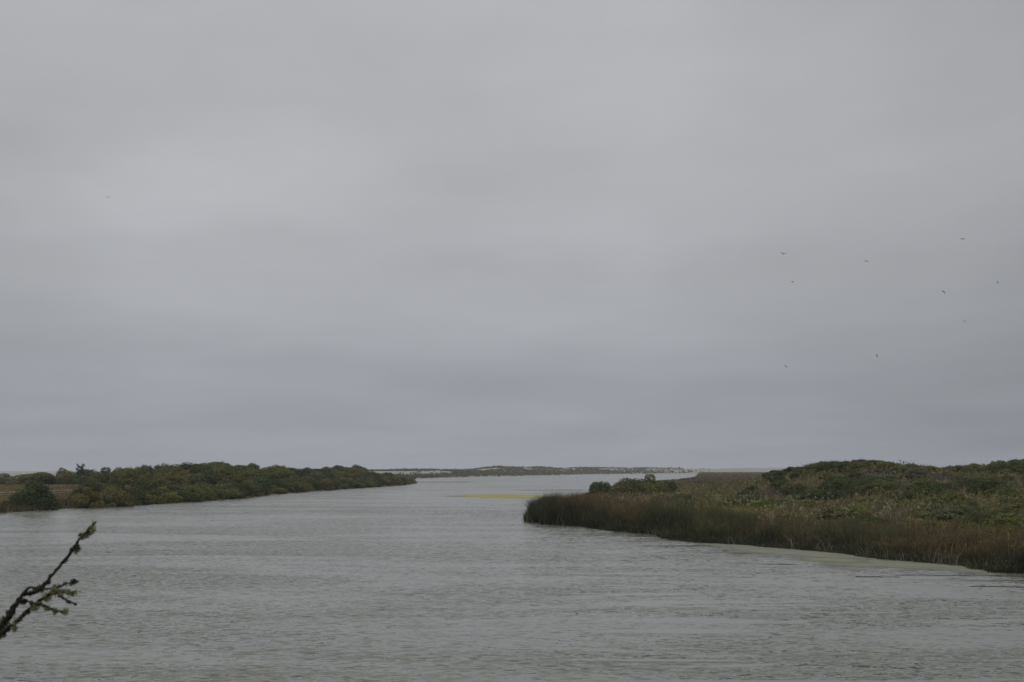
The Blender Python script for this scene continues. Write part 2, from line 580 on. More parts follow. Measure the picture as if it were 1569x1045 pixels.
# near bank under the viewer
def h_near(x, y):
    return 4.3 - 4.9 * sstep(2.5, 13, y + 0.6 * (fbm(x / 5, y / 5, 3) - .5)) + (fbm(x / 1.3, y / 1.3, 4) - .5) * .12
nme = grid_mesh('near_bank', np.linspace(-30, 30, 60), np.linspace(-20, 15, 50), h_near)
tag(link('near_bank', nme, M_SOIL), 'earthen near bank below the viewer', 'river bank', kind='structure')

# ------------------------------------------------------------------ foliage builders


def leaf_quads(P, Nrm, size, spread, r):
    """one bent-rhombus leaf per point, facing roughly along Nrm."""
    n = len(P)
    Nr = Nrm + r.normal(0, spread, (n, 3))
    Nr /= np.linalg.norm(Nr, axis=1, keepdims=True) + 1e-9
    t = np.cross(Nr, r.normal(0, 1, (n, 3)))
    t /= np.linalg.norm(t, axis=1, keepdims=True) + 1e-9
    b = np.cross(Nr, t)
    s = (size * r.uniform(0.6, 1.4, n))[:, None] if np.ndim(size) == 0 else (size * r.uniform(0.6, 1.4, n))[:, None]
    V = np.stack([P - t * s, P + b * s * .55, P + t * s, P - b * s * .55], 1).reshape(-1, 3)
    F = np.arange(n * 4).reshape(n, 4)
    return V, F


def crown_mesh(name, seed, n=9000, lobes=22, squash=0.72, ragged=0.10, leaf=0.046, base=(.138, .150, .078), rr_=(.22, .46)):
    r = np.random.default_rng(seed)
    cs = []; rs = []
    for i in range(lobes):
        a = r.uniform(0, 2 * math.pi); e = math.asin(r.uniform(-0.05, 1) ** 1 if r.random() > .1 else 0)
        rad = r.uniform(*rr_)
        d = (1.0 - rad) * r.uniform(0.75, 1.08)
        cs.append((math.cos(a) * math.cos(e) * d, math.sin(a) * math.cos(e) * d, max(0.05, math.sin(e) * d) * 1.35 + .1)); rs.append(rad)
    cs = np.array(cs); rs = np.array(rs)
    w = rs ** 2; k = r.choice(lobes, n * 2, p=w / w.sum())
    nr = r.normal(0, 1, (n * 2, 3)); nr /= np.linalg.norm(nr, axis=1, keepdims=True)
    rr = rs[k] * (1 - np.abs(r.normal(0, 0.14, n * 2)) + np.abs(r.normal(0, ragged, n * 2)))
    P = cs[k] + nr * rr[:, None]
    # drop leaves buried deep inside other lobes
    depth = np.zeros(len(P))
    for c, q in zip(cs, rs):
        depth = np.maximum(depth, 1 - np.linalg.norm(P - c, axis=1) / q)
    keep = (depth < 0.42) & (P[:, 2] > -0.02)
    P = P[keep][:n]; nr = nr[keep][:n]; k = k[keep][:n]
    # twig tips poking out
    V, F = leaf_quads(P, nr, leaf, 0.5, r)
    lobe_t = r.uniform(0.82, 1.18, lobes)[k]
    c = np.array(base)[None] * (lobe_t * r.uniform(0.7, 1.3, len(P)))[:, None]
    c[:, 0] *= r.uniform(0.9, 1.12, len(P))
    V[:, 2] /= np.percentile(V[:, 2], 99.3)
    V[:, :2] /= np.percentile(np.abs(V[:, :2]), 97.5)
    return np_mesh(name, V, F, np.repeat(c, 4, 0))


def stems_mesh(name, seed, n=6, h=0.7, rad=0.022):
    random.seed(seed)
    lst = []
    for i in range(n):
        a = 2 * math.pi * i / n + random.uniform(-.4, .4); s = random.uniform(.25, .6)
        p1 = Vector((math.cos(a) * s * .35, math.sin(a) * s * .35, h * .4)); p2 = Vector((math.cos(a) * s, math.sin(a) * s, h * random.uniform(.8, 1.05)))
        lst.append(([Vector((math.cos(a) * .04, math.sin(a) * .04, -.06)), p1, p2], [rad, rad * .75, rad * .35]))
    return tubes(name, lst, 5)


CROWNS = [crown_mesh('crown', 100 + i, lobes=[24, 30, 18, 26, 36][i % 5], squash=[.72, .62, .8, .7, .58][i % 5],
                     ragged=[.06, .12, .08, .16, .1][i % 5]) for i in range(10)]
LOW = [crown_mesh('crown', 300 + i, lobes=[70, 90, 60][i % 3], ragged=[.35, .5, .25][i % 3], rr_=(.09, .24), leaf=.05, base=(.138, .148, .077)) for i in range(8)]
STEMS = [stems_mesh('trunk', 40 + i) for i in range(4)]
for m in CROWNS + LOW: m.materials.append(M_LEAF)
for m in STEMS: m.materials.append(M_BARK)


def shrub(name, label, group, x, y, z, width, height, tint, variant, cat='shrub', stem=True, low=False):
    """a shrub thing: crown and trunk, crown mesh is about 2 wide and 1 high."""
    o = empty(name, (x, y, z))
    o.rotation_euler = (0, 0, random.uniform(0, 6.28))
    tag(o, label, cat, group)
    c = link('crown', LOW[variant % 8] if low else CROWNS[variant % len(CROWNS)], None, o)
    c.scale = (width / 2, width / 2 * random.uniform(.85, 1.15), height / 1.0)
    c.color = (*tint, 1)
    if stem:
        t = link('trunk', STEMS[variant % len(STEMS)], None, o)
        t.scale = (width / 2, width / 2, height)
    return o


TINT = {'dark green': (.66, .74, .62), 'olive green': (1.12, 1.05, .78), 'grey green': (.92, .98, .98),
        'brownish': (1.2, .97, .85), 'bright green': (1.2, 1.25, .7), 'mauve grey': (1.0, .90, .98)}


def tint(k, j=.08):
    return tuple(v * random.uniform(1 - j, 1 + j) for v in TINT[k])


# columns already covered, to leave out shrubs the photo shows nothing of
class Cover:
    def __init__(s): s.top = np.full(400, 1e9)
    def shows(s, x, y, z, w, h, need=2.0):
        u0, _ = proj(x - w * .4, y, z); u1, _ = proj(x + w * .4, y, z); _, vt = proj(x, y, z + h * .95)
        a, b = int(u0 / 4), int(u1 / 4) + 1
        a2, b2 = max(a, 0), min(b, 400)
        if b2 <= a2: return False
        cols = s.top[a2:b2]
        if (cols - vt > need).sum() < max(1, 0.35 * (b2 - a2)): return False
        s.top[a2:b2] = np.minimum(cols, vt + 1.5)
        return True


# ------------------------------------------------------------------ left bank shrubs
hl = lambda x, y: float(h_left(np.array([x]), np.array([y]))[0])
hr = lambda x, y: float(h_right(np.array([x]), np.array([y]))[0])
sdl = lambda x, y: float(poly_sd(np.array([x]), np.array([y]), left_poly)[0])
sdr = lambda x, y: float(poly_sd(np.array([x]), np.array([y]), right_poly)[0])

random.seed(21)
cov = Cover()
# singled-out shrubs
x, y = -72.4, 214.0
shrub('shrub', 'big dark bushy shrub standing alone at the left water edge beside sandy track', None, x, y, hl(x, y) - .3, 6.8, 4.4, (.62, .70, .62), 3)
cov.shows(x, y, hl(x, y), 6.4, 4.6)

# the open sandy flat behind that bush is kept free of shrubs
def left_free(x, y):
    u, v = proj(x, y, 2)
    return u < 128 and y < 345


left_domes = [  # x, y, width, height of the top above the water, tint, label
    (-162, 480, 14.5, 5.0, 'olive green', 'broad olive dome of shrub behind the sandy flat on the left bank'),
    (-177, 490, 12, 4.5, 'grey green', 'pale grey green shrub at the far left end of the skyline'),
    (-153.5, 484, 9.5, 6.2, 'olive green', 'rounded olive shrub just left of the small pine'),
    (-144, 478, 9.5, 6.0, 'dark green', 'dark shrub under the small pine on the left skyline'),
    (-137, 475, 10.0, 6.5, 'dark green', 'dark ragged shrub on the skyline just right of the small pine'),
    (-129, 470, 9.0, 6.6, 'olive green', 'second shrub along the skyline right of the small pine'),
    (-121, 465, 9.0, 6.7, 'olive green', 'third shrub along the skyline right of the small pine')]
for x, y, w, zt, tk, lab in left_domes:
    z = hl(x, y) - .3
    shrub('shrub', lab, 'shrubs behind the sandy flat', x, y, z, w, zt - z, tint(tk, .04), int(abs(x)))

SKY_L = ([130, 183, 220, 250, 280, 300, 330, 345, 368, 385, 405, 430, 445, 470, 500, 530, 550, 565, 590, 605, 640],
         [717, 716, 714, 711.5, 711, 709, 706, 713, 713, 710, 713, 714, 718, 716.5, 716, 711.5, 713, 716, 722, 727, 729])
records = []          # thicket shrubs, labelled once all are placed


def plan(name, where, kind, x, y, z, w, h, tk, stem=True):
    o = shrub(name, None, None, x, y, z, w, h, tint(tk), random.randrange(10), stem=stem, low=(kind == 'shrub' and random.random() < .28) or (kind == 'low shrub' and not (tk == 'dark green' and 'crest' not in where and 'hill' not in where)))
    records.append((o, where, kind, tk, proj(x, y, z)[0]))


ORD = ['leftmost', 'second from left', 'third from left', 'fourth from left', 'fifth from left', 'sixth from left', 'seventh from left', 'eighth from left', 'ninth from left', 'tenth from left',
       'eleventh from left', 'twelfth from left', 'thirteenth from left', 'fourteenth from left', 'fifteenth from left', 'sixteenth from left', 'seventeenth from left', 'eighteenth from left', 'nineteenth from left', 'twentieth from left', 'last at right', 'second to last']


def label_records():
    sets = {}
    for rec in records: sets.setdefault((rec[1], rec[2], rec[3]), []).append(rec)
    for (where, kind, tk), lst in sets.items():
        lst.sort(key=lambda q: q[4])
        for i, q in enumerate(lst):
            if len(lst) == 1: lab = f'only {tk} {kind} {where}'
            elif i < len(ORD): lab = f'{tk} {kind} {where}, {ORD[i]}'
            else: lab = f'{tk} {kind} {where}, towards the right end'
            tag(q[0], lab, 'shrub', f'{kind}s {where}')
    records.clear()


pts = []
for tries in range(9000):
    yy = 228 + (random.random() ** 1.2) * 350
    u_s = np.interp(yy, [p[1] for p in left_front], [p[0] for p in left_front])
    t = random.uniform(0.8, 40)
    xx = u_s - t
    gap = 3.4 + (yy - 228) * .007
    u, v = proj(xx, yy, 2)
    if u < 128 and yy < 440: continue
    if u < 215 and t > 8 and yy < 400: continue
    if any((xx - a) ** 2 + (yy - b) ** 2 < gap * gap for a, b, _ in pts): continue
    pts.append((xx, yy, t))
yy = 226.0
while yy < 575:                      # a closed row hanging over the water
    u_s = np.interp(yy, [p[1] for p in left_front], [p[0] for p in left_front])
    pts.append((u_s - random.uniform(1.0, 2.0), yy, 1.5)); yy += random.uniform(2.8, 4.6)
pts.sort(key=lambda p: p[1])
for xx, yy, t in pts:
    sd = sdl(xx, yy)
    if sd < 0.6: continue
    z = hl(xx, yy) - .35
    u, _ = proj(xx, yy, z)
    lim = (at(u, np.interp(u, *SKY_L), yy)).z - z       # the thicket's own skyline
    if sd < 6:
        w = random.uniform(3.2, 7.0); h = random.uniform(1.8, 3.4); tk = random.choice(['dark green', 'dark green', 'grey green', 'olive green'])
        row = 'at the water edge'
    elif sd < 14:
        w = random.uniform(3.4, 8.0); h = random.uniform(2.2, 3.6); tk = random.choice(['dark green', 'grey green', 'olive green', 'olive green'])
        row = 'on the slope'
    else:
        w = random.uniform(4.5, 10.0); h = random.uniform(2.4, 3.6); tk = random.choice(['dark green', 'olive green', 'olive green', 'grey green'])
        row = 'on the crest'
        if 2.0 < lim < 5.0: h = lim * random.uniform(.84, .99)
    h = min(h, lim * .99)
    if h < 1.1: continue
    if not cov.shows(xx, yy, z, w, h, 3.2): continue
    part = 'near part' if u < 260 else 'middle' if u < 400 else 'far half' if u < 510 else 'far tip'
    plan('shrub', f'{row}, {part} of left thicket', 'shrub', xx, yy, z, w, h, tk)
print('left shrubs', len(records))
label_records()

# ------------------------------------------------------------------ small pine on the left skyline


def pine(x, y):
    z = hl(x, y)
    o = tag(empty('pine_tree', (x, y, z)), 'small dark flat-topped pine poking above the left skyline', 'tree')
    H = 6.2
    lst = [([(0, 0, -.3), (.1, 0, 2.5), (-.1, .1, H)], [.16, .11, .03])]
    r = np.random.default_rng(6)
    P = []
    for i in range(30):
        a = i * 2.4 + r.uniform(-.5, .5); zz = 3.2 + (H - 3.2) * (i / 29.0); L_ = r.uniform(.5, 2.3) * (1 - .45 * i / 29.0)
        e = Vector((math.cos(a) * L_, math.sin(a) * L_, zz + r.uniform(.1, .6)))
        lst.append(([(0, 0, zz - .3), tuple(e)], [.045, .015]))
        P.append(np.array(e)[None] + r.normal(0, 1, (55, 3)) * np.array([.20, .20, .16]))
    P = np.concatenate(P)
    V, F = leaf_quads(P, r.normal(0, 1, P.shape), .11, .5, r)
    c = np.array([.040, .048, .030])[None] * r.uniform(.7, 1.2, len(P))[:, None]
    me = np_mesh('crown', V, F, np.repeat(c, 4, 0)); 
    k = link('crown', me, M_LEAF, o)
    link('trunk', tubes('trunk', lst, 6), M_BARK, o)


pine(-138, 452)

# ------------------------------------------------------------------ blades (reeds, grass) and undergrowth


def blades(P, h, w, lean, r, cb, ct, split=0.55, ang=None):
    """curved tapering blades: base P, height h, base colour cb and tip colour ct (n,3)."""
    n = len(P)
    a = r.uniform(0, 2 * math.pi, n) if ang is None else ang
    d = np.stack([np.cos(a), np.sin(a), np.zeros(n)], 1)
    a2 = r.uniform(0, 2 * math.pi, n)
    s = np.stack([np.cos(a2), np.sin(a2), np.zeros(n)], 1) * (w / 2)[:, None]
    up = np.array([0, 0, 1.0])[None]
    ln = (h * lean)[:, None]
    mid = P + up * (h * split)[:, None] + d * ln * .3
    tip = P + up * h[:, None] + d * ln
    V = np.stack([P - s, P + s, mid + s * .85, mid - s * .85, tip], 1)
    col = np.stack([cb, cb, ct, ct, ct], 1)
    i = np.arange(n)[:, None] * 5
    F = np.concatenate([np.hstack([i, i + 1, i + 2]), np.hstack([i, i + 2, i + 3]), np.hstack([i + 3, i + 2, i + 4])], 0)
    return V.reshape(-1, 3), F, col.reshape(-1, 3)


def merge(parts):
    V = []; F = []; Cc = []; o = 0
    for v, f, c in parts:
        V.append(v); F.append(f + o); Cc.append(c); o += len(v)
    return np.concatenate(V), np.concatenate(F), np.concatenate(Cc)


def along(poly, n, r, lo, hi):
    """random points beside a polyline, offset lo..hi to its left side."""
    poly = np.array(poly); seg = np.diff(poly, axis=0); L_ = np.linalg.norm(seg, axis=1)
    k = r.choice(len(L_), n, p=L_ / L_.sum()); t = r.random(n)[:, None]
    nrm = np.stack([-seg[:, 1], seg[:, 0]], 1) / L_[:, None]
    return poly[k] + seg[k] * t + nrm[k] * r.uniform(lo, hi, n)[:, None]


def reeds():
    r = np.random.default_rng(11)
    front = [(46, 62)] + [gp(u, v) for u, v in RIGHT_FRONT] + [(1.7, 168), (3.2, 186), (5.6, 207), (11, 250), (16.5, 300)]
    p = np.concatenate([along(front, 200000, r, -8.5, 8.5), along(front, 60000, r, -2.2, 2.2)])
    sd = poly_sd(p[:, 0], p[:, 1], right_poly)
    lim = 4.5 + 5 * fbm(p[:, 0] / 7, p[:, 1] / 7, 77)
    edge = 1.3 * (fbm(p[:, 0] / 1.6, p[:, 1] / 1.6, 78) - .5)
    k = (sd > edge) & (sd < lim) & (p[:, 1] < 300)
    p = p[k]; sd = sd[k]
    z = h_right(p[:, 0], p[:, 1]) - .05
    n = len(p)
    big = fbm(p[:, 0] / 8, p[:, 1] / 8, 79, 2); clump = fbm(p[:, 0] / 2.6, p[:, 1] / 2.6, 80, 3)
    tall = .62 + .72 * sstep(95, 158, p[:, 1]) * (1 - .8 * sstep(172, 215, p[:, 1]))
    h = (.15 + .7 * big + 1.9 * sstep(.2, .8, clump)) * tall * (.55 + .47 * r.random(n) ** .6) * np.where(p[:, 1] > 138, .82 + .30 * sstep(-.2, 1.6, sd), 0.50 + .66 * sstep(-.3, 3.6, sd))
    h *= 1 - .30 * sstep(5, 9, sd)
    P = np.concatenate([p, z[:, None]], 1)
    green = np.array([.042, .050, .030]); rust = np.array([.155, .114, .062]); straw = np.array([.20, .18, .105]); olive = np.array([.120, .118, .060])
    cb = green[None] * r.uniform(.7, 1.2, n)[:, None]  # dark green lower stems, with the shade low in the fringe painted in
    mixv = fbm(p[:, 0] / 9, p[:, 1] / 9, 81)[:, None]
    ct = rust * (1 - sstep(.44, .60, mixv)) + olive * sstep(.44, .60, mixv)
    pick = r.random(n)[:, None]
    ct = np.where(pick > .93, straw, ct) * r.uniform(.65, 1.25, n)[:, None]
    zone = 1.6 + 2.4 * fbm(p[:, 0] / 4, p[:, 1] / 4, 87)         # dark green bulrush, fringe shade put into its tone; russet grass behind it
    ct = np.where((sd < zone)[:, None] & (r.random(n) < .82)[:, None], np.array([[.050, .056, .034]]) * r.uniform(.7, 1.3, n)[:, None], ct)
    cb = np.where((sd > zone)[:, None] & (r.random(n)[:, None] > .5), np.array([[.085, .068, .042]]), cb)
    w = r.uniform(.016, .038, n)
    ang = 6.28 * 2 * fbm(p[:, 0] / 1.1, p[:, 1] / 1.1, 83, 2) + r.normal(0, .7, n)
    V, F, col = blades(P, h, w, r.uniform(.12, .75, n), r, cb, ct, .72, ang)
    g = r.random(n) < .42                                         # broad leaves tangled in the reeds
    Pl = P[g].copy(); Pl[:, 2] += h[g] * r.uniform(.35, 1.0, g.sum())
    Vl, Fl = leaf_quads(Pl, np.tile([[0, -.4, 1.0]], (g.sum(), 1)), np.full(g.sum(), .055), .9, r)
    hl_ = ((Pl[:, 2] - P[g][:, 2]) / h[g])[:, None] > .66
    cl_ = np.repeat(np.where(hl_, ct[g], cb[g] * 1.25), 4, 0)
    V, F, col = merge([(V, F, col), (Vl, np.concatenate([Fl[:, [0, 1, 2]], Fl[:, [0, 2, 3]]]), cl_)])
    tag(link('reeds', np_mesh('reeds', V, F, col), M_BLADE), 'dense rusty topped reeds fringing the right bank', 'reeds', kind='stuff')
    # pale dead stalks leaning over the water
    q = along(front, 2600, r, -1.6, 1.6); s2 = poly_sd(q[:, 0], q[:, 1], right_poly)
    k = (s2 > -.7) & (s2 < .6) & (fbm(q[:, 0] / 3.2, q[:, 1] / 3.2, 90) > .52)
    q = q[k]; n = len(q)
    P = np.concatenate([q, np.full((n, 1), -.05)], 1)
    c = np.array([[.26, .24, .18]]) * r.uniform(.5, 1.2, n)[:, None]
    V, F, col = blades(P, r.uniform(.4, 1.5, n), r.uniform(.02, .04, n), r.uniform(.2, 1.1, n), r, c, c)
    tag(link('dead_reeds', np_mesh('dead_reeds', V, F, col), M_BLADE), 'pale dead reed stalks leaning at the right water edge', 'reeds', kind='stuff')


reeds()

PAL = {'rust': (.138, .102, .057), 'olive': (.166, .152, .066), 'green': (.110, .116, .052), 'lime': (.215, .200, .072),
       'mauve': (.130, .113, .090), 'brown': (.130, .104, .067), 'straw': (.24, .205, .115)}


def undergrowth_right():
    r = np.random.default_rng(13)
    n = 230000; n2 = 80000
    y = np.concatenate([np.exp(r.uniform(math.log(72), math.log(2300), n)), np.exp(r.uniform(math.log(230), math.log(2300), n2))])
    x = np.concatenate([r.uniform(-0.01, 0.43, n), r.uniform(.04, .22, n2)]) * y
    sd = poly_sd(x, y, right_poly)
    k = sd > 3.0
    x, y, sd = x[k], y[k], sd[k]
    z = h_right(x, y)
    k = z > 0.05
    x, y, sd, z = x[k], y[k], sd[k], z[k]; n = len(x)
    lump = fbm(x / 3.5, y / 3.5, 61, 3); mid = fbm(x / 12, y / 12, 64, 3)
    thick = (.35 + 1.5 * np.clip(lump - .30, 0, 1) + .5 * mid) * (1 - .45 * sstep(300, 500, y))
    f = r.random(n) ** .6
    zz = z + thick * f
    a = fbm(x / 11, y / 16, 66, 3); b = fbm(x / 6, y / 9, 68, 3)
    P_ = {k_: np.array(v) for k_, v in PAL.items()}
    col = np.where((a > .56)[:, None], P_['green'], P_['olive'])
    col = np.where(((b > .55) & (sd < 60))[:, None], P_['lime'], col)
    col = np.where((b < .36)[:, None], P_['mauve'], col)
    col = np.where((a < .37)[:, None], P_['brown'], col)
    edge = 11 + 10 * fbm(x / 8, y / 8, 69)
    col = np.where((sd < edge)[:, None] & (r.random(n) < .75)[:, None], P_['rust'], col)
    tuft = fbm(x / 2.2, y / 3.2, 167, 3)
    col = np.where(((tuft > .60) & (sd > 9) & (sd < 70))[:, None], P_['straw'], col)
    farb = sstep(230, 420, y) * (x < 0.2 * y)
    col = np.where((r.random(n) < farb * .8)[:, None], P_['brown'] * .9, col)
    col = col * r.uniform(.65, 1.3, n)[:, None]
    isleaf = r.random(n) < .6
    P = np.stack([x, y, zz], 1)
    g = isleaf
    nr = np.stack([0 * y[g], -.3 - .9 * sstep(120, 350, y[g]), 1.0 + 0 * y[g]], 1)
    V1, F1 = leaf_quads(P[g], nr, np.maximum(.085, y[g] * .00075), .8, r)
    F1t = np.concatenate([F1[:, [0, 1, 2]], F1[:, [0, 2, 3]]])
    c1 = np.repeat(col[g], 4, 0)
    g = ~isleaf
    Pb = P[g].copy(); Pb[:, 2] = z[g] - .05
    hb = (thick[g] + .15) * r.uniform(.6, 1.25, g.sum())
    V2, F2, c2 = blades(Pb, hb, np.maximum(.05, y[g] * .0006), r.uniform(.1, .6, g.sum()), r, col[g] * .9, col[g] * 1.05)
    V, F, col = merge([(V1, F1t, c1), (V2, F2, c2)])
    tag(link('undergrowth', np_mesh('undergrowth', V, F, col), M_BLADE), 'mixed olive and russet undergrowth covering the right bank', 'undergrowth', kind='stuff')


undergrowth_right()


def undergrowth_left():
    r = np.random.default_rng(17)
    n = 90000
    y = np.exp(r.uniform(math.log(180), math.log(640), n))
    x = -r.uniform(0.06, 0.42, n) * y
    sd = poly_sd(x, y, left_poly)
    k = sd > 0.0
    x, y, sd = x[k], y[k], sd[k]; n = len(x)
    z = h_left(x, y)
    fringe = 1 - sstep(4, 9, sd)
    keep = ~((track_d(x, y) < 1) & (r.random(n) < .97))
    x, y, sd, z, fringe = (q[keep] for q in (x, y, sd, z, fringe)); n = len(x)
    thick = .12 + .3 * fbm(x / 5, y / 5, 71) + fringe * (.35 + .7 * fbm(x / 2, y / 2, 75))
    a = fbm(x / 10, y / 16, 72, 3)
    P_ = {k_: np.array(v) for k_, v in PAL.items()}
    col = np.where((a > .52)[:, None], P_['olive'], P_['brown'])
    col = np.where((a < .40)[:, None], P_['rust'], col)
    col = np.where((fringe > .5)[:, None], np.where((r.random(n) < .6)[:, None], P_['green'] * .8, P_['brown'] * .8), col)
    col = col * r.uniform(.65, 1.3, n)[:, None]
    P = np.stack([x, y, z - .05], 1)
    col = col * (1 + .45 * (fringe < .3))[:, None]
    V, F, c = blades(P, thick * r.uniform(.6, 1.25, n), np.maximum(.08, y * .0006), r.uniform(.1, .6, n), r, col * .9, col)
    tag(link('dry_grass', np_mesh('dry_grass', V, F, c), M_BLADE), 'brownish dry grass over the flat of the left bank', 'grass', kind='stuff')


undergrowth_left()

# ------------------------------------------------------------------ right bank shrubs
random.seed(33)
cov2 = Cover()
named = [  # x, y, width, height, tint, label
    (25.9, 262, 6.4, 4.2, 'olive green', 'tallest olive green bush near the tip of the right marsh point'),
    (21.4, 262, 6.2, 3.6, 'mauve grey', 'greyish twiggy bush left of the tall olive bush on the right point'),
    (16.6, 266, 4.6, 3.5, 'dark green', 'dark green bush at the outer end of the row on the right point'),
    (29.6, 268, 3.6, 2.9, 'dark green', 'low dark bush right of the tall olive bush on the right point'),
    (41.8, 190, 5.6, 2.3, 'dark green', 'large dark bush at the left end of the dark clump on the right slope'),
    (47.5, 205, 5.6, 2.4, 'dark green', 'large dark bush standing highest in the dark clump on the right slope'),
    (47.8, 195, 5.0, 2.0, 'dark green', 'dark bush in the middle of the dark clump on the right slope'),
    (50.7, 195, 4.8, 2.0, 'dark green', 'dark bush at the right end of the dark clump on the right slope'),
    (58.0, 172, 5.2, 2.1, 'dark green', 'broad dark bush halfway up the slope near the right edge'),
    (52.0, 135, 4.6, 1.7, 'dark green', 'dark bush low on the slope near the right edge, close behind the reeds'),
    (36.2, 150, 4.2, 1.5, 'bright green', 'light yellow green clump close behind the reeds at centre right'),
    (57.5, 148, 5.0, 1.6, 'bright green', 'light yellow green clump on the slope near the right edge'),
    (31.5, 178, 4.6, 1.5, 'bright green', 'light straw green clump right of the bushes on the right point'),
]
for x, y, w, h, tk, lab in named:
    z = hr(x, y)
    shrub('shrub', lab, 'bushes on the right marsh point', x, y, z - .2, w, h, tint(tk, .04), int(x * 3), stem=True)
    cov2.shows(x, y, z, w, h)
# low brush across the slope and along the hill crest
SKY_R = ([1195, 1210, 1250, 1280, 1340, 1362, 1372, 1400, 1420, 1480, 1530, 1569, 1700],
         [718, 716, 708.5, 703, 702.5, 706, 713, 710, 708, 707, 702, 700, 698])
pts = []
for tries in range(7000):
    yy = math.exp(random.uniform(math.log(95), math.log(620)))
    xx = random.uniform(0.03, 0.40) * yy
    if yy > 275 and xx > .2 * yy: continue
    gap = 2.9 + yy * .013
    if 232 < yy < 266 and xx > 45: gap *= .5
    if any((xx - a) ** 2 + (yy - b) ** 2 < gap * gap for a, b in pts): continue
    pts.append((xx, yy))
pts.sort(key=lambda p: p[1])
for xx, yy in pts:
    sd = sdr(xx, yy)
    if sd < 9: continue
    z = hr(xx, yy) - .12
    if z < .1: continue
    dens = float(fbm(np.array([xx / 16]), np.array([yy / 22]), 99, 3)[0])
    crest = 232 < yy < 266 and xx > 45
    if dens < .49 and not crest: continue
    u, v = proj(xx, yy, z + 1)
    if not (-20 < u < 1590): continue
    if xx < .19 * yy and yy > 280:
        w = random.uniform(4, 9); h = random.uniform(.7, 1.3)
        tk = random.choice(['mauve grey', 'dark green', 'brownish'])
        where = 'on the far flat marsh at right' if yy < 420 else 'farthest out on the flat marsh at right'
        if (xx - 81 * yy / 716) ** 2 < 9: continue
    elif crest:
        w = random.uniform(2.6, 5.2); h = random.uniform(.7, 1.2); tk = random.choice(['olive green', 'dark green', 'dark green'])
        lim = at(u, np.interp(u, *SKY_R), yy).z - z
        if .6 < lim < 3.0: h = min(lim * random.uniform(.7, 1.0), .34 * w + .15)
        elif lim <= .6: continue
        where = 'on the left shoulder of the right hill' if u < 1290 else 'on the top of the right hill' if u < 1372 else 'past the dip in the right hill' if u < 1475 else 'on the crest at the right edge'
    else:
        w = random.uniform(2.2, 5.4); h = random.uniform(.8, 1.7)
        tk = random.choice(['dark green', 'dark green', 'olive green', 'grey green', 'olive green', 'mauve grey'])
        band = 'just behind the right reeds' if sd < 26 else 'halfway up the right slope' if yy < 185 else 'below the right hill crest'
        where = band
    if not cov2.shows(xx, yy, z, w, h, 1.0) and not crest and random.random() < .5: continue
    plan('shrub', where, 'low shrub', xx, yy, z, w, h, tk, stem=yy < 300)
print('right shrubs', len(records))
label_records()


# pale seed heads in the right bank
def seed_heads():
    r = np.random.default_rng(23)
    P = []
    for i in range(320):
        u = r.normal(1220, 120); v = r.normal(772, 20)
        y = np.interp(v, [735, 760, 780, 800, 815], [330, 200, 150, 120, 108]) * r.uniform(.9, 1.1)
        x = (u - 784.5) / FPX * y
        if sdr(x, y) < 7: continue
        z = hr(x, y) + r.uniform(1.1, 2.0)
        s = r.uniform(.04, .12)
        P.append(np.array([x, y, z])[None] + r.normal(0, 1, (14, 3)) * np.array([s, s, s * 1.5]))
    P = np.concatenate(P)
    V, F = leaf_quads(P, r.normal(0, 1, P.shape), .055, .5, r)
    c = np.array([[.50, .46, .33]]) * r.uniform(.5, 1.1, len(P))[:, None]
    tag(link('seed_heads', np_mesh('seed_heads', V, F, np.repeat(c, 4, 0)), M_BLADE), 'pale fluffy seed heads scattered over the right bank', 'seed heads', kind='stuff')


seed_heads()


# ------------------------------------------------------------------ far dune spit: scrub reads as one mass
def far_scrub():
    r = np.random.default_rng(29)
    n = 130000
    y = np.exp(r.uniform(math.log(600), math.log(3000), n))
    x = r.uniform(-.14, .22, n) * y
    sd = poly_sd(x, y, left_poly)
    k = sd > 0.5
    x, y, sd = x[k], y[k], sd[k]; n = len(x)
    z = h_left(x, y)
    cl = fbm(x / 42, y / 170, 55, 3)
    bare = ((x / y < -.03) & (z > 2.0) & (cl < .58) & (y > 1000)) | ((cl < .40 + .17 * sstep(2.0, 5.5, z)) & (sd > 60) & (y > 1000)) | (r.random(n) < sstep(.085, .15, x / y))
    keep = ~bare | ((r.random(n) < .02) & (x / y < .1))
    x, y, sd, z = x[keep], y[keep], sd[keep], z[keep]; n = len(x)
    lump = fbm(x / 9, y / 14, 57, 3)
    th = (.6 + 2.6 * np.clip(lump - .35, 0, 1)) * (.7 + .6 * sstep(900, 1300, y))
    P = np.stack([x, y, z + th * r.random(n) ** .6], 1)
    nr = np.tile([[0, -1.0, .7]], (n, 1))
    V, F = leaf_quads(P, nr, y * .0007, .6, r)
    a = fbm(x / 40, y / 60, 59, 2)
    c = np.where((a > .5)[:, None], np.array([[.085, .095, .055]]), np.array([[.105, .096, .060]])) * r.uniform(.7, 1.25, n)[:, None]
    tag(link('dune_scrub', np_mesh('dune_scrub', V, F, np.repeat(c, 4, 0)), M_BLADE), 'low dark scrub over the distant sand dunes', 'scrub', kind='stuff')


far_scrub()

# ------------------------------------------------------------------ algae and film on the water
def mat_algae(name, c1, c2, scale):
    return noise_mat(name, c1, c2, scale, rough=.7, detail=5)


M_YALG = mat_algae('yellow_algae', (.25, .24, .065), (.37, .335, .10), 0.25)


